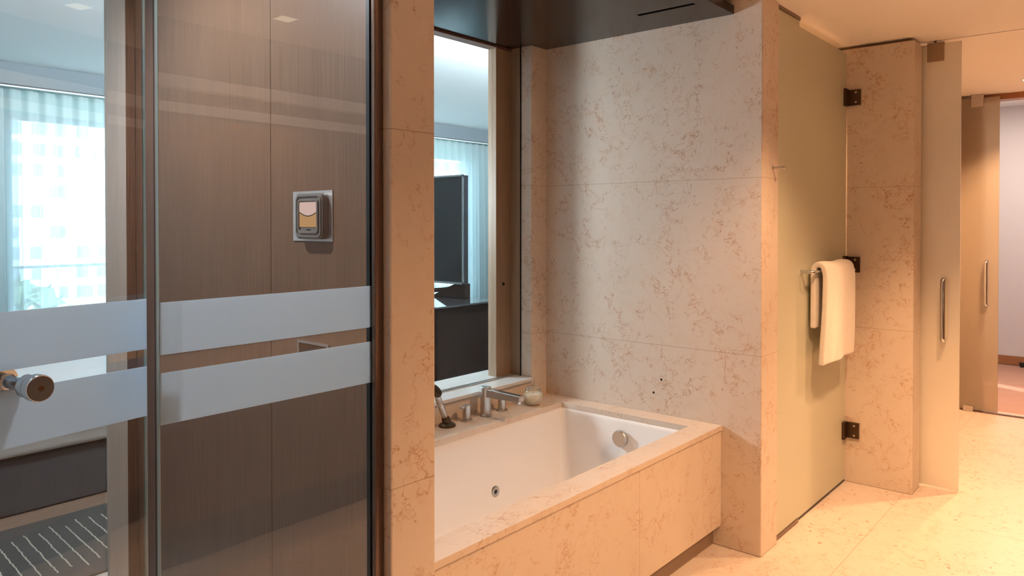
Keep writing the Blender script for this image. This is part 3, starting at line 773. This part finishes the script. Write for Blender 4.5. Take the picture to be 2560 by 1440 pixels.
cb = thing('media_cabinet', 'dark wooden cabinet with glossy top carrying the television', 'cabinet', (3.7, 4.5, 0))
MB().box(3.44, 4.03, 3.565, 5.45, .06, .938).build('body', M['cab'], cb, bevel=.002)
MB().box(3.425, 4.035, 3.55, 5.465, .938, .950).build('glossy_top', M['gloss'], cb, bevel=.001)
MB().box(3.48, 4.0, 3.6, 5.4, .001, .06).build('plinth', M['black'], cb)
for yy in (3.60, 4.22, 4.84): MB().box(3.422, 3.4395, yy, yy+.58, .1, .92).build('door', M['cab'], cb, bevel=.002)
tv = thing('television', 'large flat black television standing on the dark bedroom cabinet', 'television', (3.96, 4.5, .95))
MB().box(3.935, 3.985, 3.80, 5.25, 1.055, 1.862).build('casing', M['tvblack'], tv, bevel=.004)
MB().box(3.931, 3.9345, 3.812, 5.238, 1.070, 1.850).build('screen', M['tvblack'], tv)
MB().box(3.928, 3.936, 3.80, 3.812, 1.055, 1.862).box(3.928, 3.936, 3.80, 5.25, 1.055, 1.070).box(3.928, 3.936, 5.238, 5.25, 1.055, 1.862).box(3.928, 3.936, 3.80, 5.25, 1.850, 1.862).build('bezel', M['tvbezel'], tv)
st = MB(); st.prism([(3.80, .951), (3.80, 1.06), (3.90, 1.06), (4.16, .951)], 'x', 3.95, 4.005); st.build('stand', M['cab'], tv, bevel=.003)
rt = thing('round_table', 'round glass topped table with dark rim near the bedroom window', 'table', (5.75, 6.2, 0))
MB().cyl((5.75, 6.2, .755), (5.75, 6.2, .795), .32, seg=56).build('rim', M['cab'], rt)
MB().cyl((5.75, 6.2, .7955), (5.75, 6.2, .802), .315, seg=56).build('glass_top', M['gloss'], rt)
MB().cyl((5.75, 6.2, .02), (5.75, 6.2, .755), .035).build('pedestal', M['steel'], rt, smooth=True)
MB().cyl((5.75, 6.2, .0), (5.75, 6.2, .02), .22, seg=40).build('base', M['steel'], rt)

# black furniture foot in the hall
ft = thing('luggage_rack', 'low black metal furniture foot on the hall floor at right edge', 'furniture', (9.25, .40, 0))
for xa, ye in ((9.05, .80), (9.40, .99)):
    fr_ = MB().box(xa, xa+.04, .20, ye, .02, .045).build('foot_rail', M['rubber'], ft, bevel=.003)
    MB().box(xa+.005, xa+.035, .32, .35, .045, .5).build('leg', M['rubber'], ft, bevel=.003)
    for yy in (.23, ye-.025): MB().cyl((xa+.02, yy, -.004), (xa+.02, yy, .02), .02).build('glide', M['rubber'], ft)
MB().box(9.0, 9.48, -.2, .55, .5, .53).build('seat', M['cab'], ft, bevel=.003)

# ------------------------------------------------------------------ vanity side (seen as reflections in the glass)
vn = thing('vanity', 'dark wooden vanity with cream stone top opposite the bathtub', 'vanity', (1.8, -.75, 0))
MB().box(.45, 3.3, -1.045, -.46, .20, .80).build('cabinet', M['wood_dark'], vn, bevel=.002)
MB().box(.43, 3.32, -1.045, -.43, .80, .84).build('stone_top', M['marble_deck'], vn, bevel=.002)
MB().box(.5, 3.25, -1.045, -.55, .001, .20).build('recessed_base', M['black'], vn)
mr = thing('vanity_mirror_panel', 'wide framed brown wooden panel in place of the mirror above the vanity', 'wall panel', (1.8, -1.045, 1.5))
MB().box(.5, 3.2, -1.048, -1.035, 1.05, 2.06).build('panel', M['wood_panel'], mr)  # wood put in place of the mirror, dark in the glass reflection
MB().box(.46, 3.24, -1.048, -1.02, 2.06, 2.11).box(.46, 3.24, -1.048, -1.02, 1.0, 1.05).box(.46, .5, -1.048, -1.02, 1.05, 2.06).box(3.2, 3.24, -1.048, -1.02, 1.05, 2.06).build('panel_frame', M['white'], mr)

# ------------------------------------------------------------------ lights
WARM = (1.0, .565, .285)
def downlight(x, y, energy, label, zc=ZC, size=.095, spot=100, col=WARM, blend=.6, lens=3.0):
    t = thing('downlight', label, 'ceiling light', (x, y, zc), 'recessed square downlights')
    s = size/2
    MB().box(x-s-.012, x+s+.012, y-s-.012, y-s, zc-.004, zc-.0002).box(x-s-.012, x+s+.012, y+s, y+s+.012, zc-.004, zc-.0002).box(x-s-.012, x-s, y-s, y+s, zc-.004, zc-.0002).box(x+s, x+s+.012, y-s, y+s, zc-.004, zc-.0002).build('trim_ring', M['white'], t)
    MB().box(x-s, x+s, y-s, y+s, zc-.0015, zc-.0005).build('lens', emit('downlight_lens', (1, .78, .52), lens), t)
    L = bpy.data.lights.new('downlight_lamp', 'SPOT'); L.energy = energy; L.color = col; L.spot_size = math.radians(spot); L.spot_blend = blend; L.shadow_soft_size = .04
    o = bpy.data.objects.new('downlight_lamp', L); C.objects.link(o); o.parent = t
    o.matrix_parent_inverse = Matrix.Translation(t.location).inverted(); o.location = (x, y, zc-.03)
    return o
downlight(3.95, .50, 220, 'square downlight in the ceiling near the sliding frosted door', spot=74, blend=1)
downlight(2.126, -.61, 170, 'square downlight in the ceiling over the vanity', spot=120)
downlight(2.9, .45, 140, 'square downlight in the ceiling in front of the bathtub end', spot=118)
downlight(1.3, .30, 86, 'square downlight in the ceiling close to the marble pier', spot=102, blend=1)
downlight(6.45, .62, 210, 'square downlight in the ceiling before the far doorway', spot=110)
downlight(5.6, .2, 220, 'square downlight in the ceiling of the next space', spot=130)
downlight(4.0, 1.95, 70, 'square downlight inside the shower', spot=140)

downlight(.5, 2.0, 88, 'added cool fill light in the passage ceiling, standing in for daylight', zc=2.53, spot=160, col=(.90, .95, 1))  # unseen lamp added to brighten the wood panels and frosted bands

def area(name, loc, rot, sx, sy, energy, color):
    L = bpy.data.lights.new(name, 'AREA'); L.shape = 'RECTANGLE'; L.size = sx; L.size_y = sy; L.energy = energy; L.color = color
    o = bpy.data.objects.new(name, L); C.objects.link(o); o.location = loc; o.rotation_euler = rot; return o
# unlit, unseen white trim box, kept for its pale band reflected in the glass
vs = thing('vanity_trim_box', 'long white trim box on the wall above the vanity panel', 'wall trim', (1.85, -1.0, 2.2))
MB().box(.6, 3.1, -1.0498, -.985, 2.18, 2.24).build('box_body', M['white'], vs)
# unseen cool strip added along the partition to brighten the bedroom ceiling
cv = thing('bedroom_fill_light', 'long unseen fill strip added on the bedroom partition wall, standing in for daylight', 'fill light', (4.5, 2.9, 2.4))
MB().box(1.3, 7.9, 2.852, 2.97, 2.58, 2.60).box(1.3, 7.9, 2.96, 2.97, 2.60, 2.625).build('fill_ledge', M['white'], cv)
area('bedroom_fill_lamp', (4.6, 2.91, 2.63), (math.radians(97), 0, 0), 6.4, .08, 800, (.80, .92, 1.0))
fl = thing('fill_floor_lamp', 'tall added fill lamp with tilted white shade, hidden in the bedroom behind the partition', 'fill lamp', (2.2, 4.2, 0))
lx, ly = 2.05, 4.27  # unseen lamp added to throw cool window-like light on the tub end wall
MB().lathe([(0, .012), (.13, .012), (.13, .024), (.02, .032), (0, .032)], 40, (lx, ly, 0)).build('base', M['steel'], fl, smooth=True)
MB().cyl((lx, ly, .03), (lx, ly, 1.68), .011).build('pole', M['steel'], fl, smooth=True)
aim = (Vector((3.265, 1.5, 1.5)) - Vector((lx, ly, 1.72))).normalized()
hd = Vector((lx, ly, 1.72))
MB().lathe([(0, -.09), (.03, -.085), (.055, -.05), (.075, .03), (.072, .03), (.052, -.045), (.028, -.078), (0, -.082)], 40, hd, aim).build('lamp_shade', M['white'], fl, smooth=True)
Lp = bpy.data.lights.new('end_wall_fill', 'SPOT'); Lp.energy = 225; Lp.color = (.84, .94, 1); Lp.shadow_soft_size = .2; Lp.spot_size = math.radians(95); Lp.spot_blend = .5
lo = bpy.data.objects.new('end_wall_fill', Lp); C.objects.link(lo); lo.location = hd + aim*.035; lo.rotation_euler = aim.to_track_quat('-Z', 'Y').to_euler()
# hall lamp
hl = thing('hall_ceiling_light', 'square white ceiling light in the hall beyond the far door', 'ceiling light', (8.3, .9, 2.75))
MB().box(8.15, 8.45, .75, 1.05, 2.735, 2.755).build('box_body', M['white'], hl)
area('hall_lamp', (8.3, .9, 2.73), (0, 0, 0), .3, .3, 30, (1, .85, .75))

# daylight
w = bpy.data.worlds.new('world'); S.world = w; w.use_nodes = True
nt = w.node_tree; nt.nodes.clear()
o = nt.nodes.new('ShaderNodeOutputWorld'); bg = nt.nodes.new('ShaderNodeBackground')
bg.inputs[1].default_value = 7.5
tc = nt.nodes.new('ShaderNodeTexCoord'); sx = nt.nodes.new('ShaderNodeSeparateXYZ'); nt.links.new(tc.outputs['Generated'], sx.inputs[0])
r = ramp(nt, sx.outputs[2], [(0, (.80, .93, 1.0)), (.5, (.62, .82, 1.0))])
nt.links.new(r, bg.inputs[0]); nt.links.new(bg.outputs[0], o.inputs[0])
sun = bpy.data.lights.new('sun', 'SUN'); sun.energy = 5; sun.color = (1, .97, .93); sun.angle = .02
so = bpy.data.objects.new('sun', sun); C.objects.link(so); so.rotation_euler = Vector((.35, .75, -.75)).to_track_quat('-Z', 'Y').to_euler()
pt = area('window_portal', ((WX0+WX1)/2, WY+.16, (WZ0+WZ1)/2), (math.radians(-90), 0, 0), WX1-WX0, WZ1-WZ0, 1, (1, 1, 1))
pt.data.cycles.is_portal = True

# ------------------------------------------------------------------ the town outside
struct(MB().box(-80, 160, 12, 220, -12.2, -12).build('ground_outside', M['ground']), 'pale street ground far below the bedroom window', 'ground')
def building(x, y, w_, dp, h, label, mat, cols, rows, zb=-12, top=True):
    t = thing('apartment_building', label, 'building', (x, y, zb))
    MB().box(x, x+w_, y, y+dp, zb, h).build('wall', mat, t)
    MB().box(x-.2, x+w_+.2, y-.2, y+dp+.2, h, h+.5).build('roof', M['facade2'], t)
    if top: MB().box(x+w_*.3, x+w_*.65, y+1, y+dp*.6, h+.5, h+3).build('roof_house', M['facade2'], t)
    for i in range(cols):
        for j in range(rows):
            if random.random() < .22: continue
            wx = x + w_*(i+.5+random.uniform(-.12, .12))/cols; wz = zb+4 + (h-zb-5)*(j+.5)/rows
            ww = random.choice((.5, .65, .9)); MB().box(wx-ww, wx+ww, y-.08, y+.2, wz-.7, wz+.7).build('window', M['pane'], t)
            
building(20, 100, 27, 20, 15, 'white apartment building with many small dark windows, left of centre outside', M['facade'], 11, 9)
building(50, 112, 32, 20, 8, 'lower white building right beside the apartment block outside', M['facade'], 9, 6)
building(84, 92, 26, 20, 14, 'pale building seen outside behind the television', M['facade'], 9, 7)
building(5, 126, 13, 20, 24, 'tall grey building at the far left outside the window', M['facade2'], 4, 11)
building(118, 100, 28, 20, 18, 'pale tall building far right outside the window', M['facade'], 8, 8)
def tree(x, y, h, label, seed):
    t = thing('tree', label, 'tree', (x, y, -12)); rnd = random.Random(seed)
    MB().cyl((x, y, -12), (x, y, h-2), .3, .12, 10).build('trunk', M['bark'], t)
    m = MB()
    for k in range(420):
        a = rnd.uniform(0, 6.28); zz = rnd.uniform(-1, 1); rr = math.sqrt(1-zz*zz)*rnd.uniform(.6, 1)*3.2
        c = Vector((x+rr*math.cos(a), y+rr*math.sin(a), h-3+zz*3.2)); s = rnd.uniform(.3, .7)
        n1 = Vector((rnd.uniform(-1, 1), rnd.uniform(-1, 1), rnd.uniform(-1, 1))).normalized(); n2 = n1.orthogonal().normalized()
        vs = [m.bm.verts.new(c+s*n1), m.bm.verts.new(c+s*n2*.6), m.bm.verts.new(c-s*n1), m.bm.verts.new(c-s*n2*.6)]
        m.bm.faces.new(vs)
    m.build('crown', M['leaf'], t)
for i, (x, y, h, lb) in enumerate(((8, 30, -.8, 'leafy tree outside, leftmost in front of the white building'), (15, 29, -.2, 'leafy tree outside, in front of the white building'), (22.5, 31, -1.0, 'leafy tree outside, beside the doorway jamb'))):
    tree(x, y, h, lb, i)
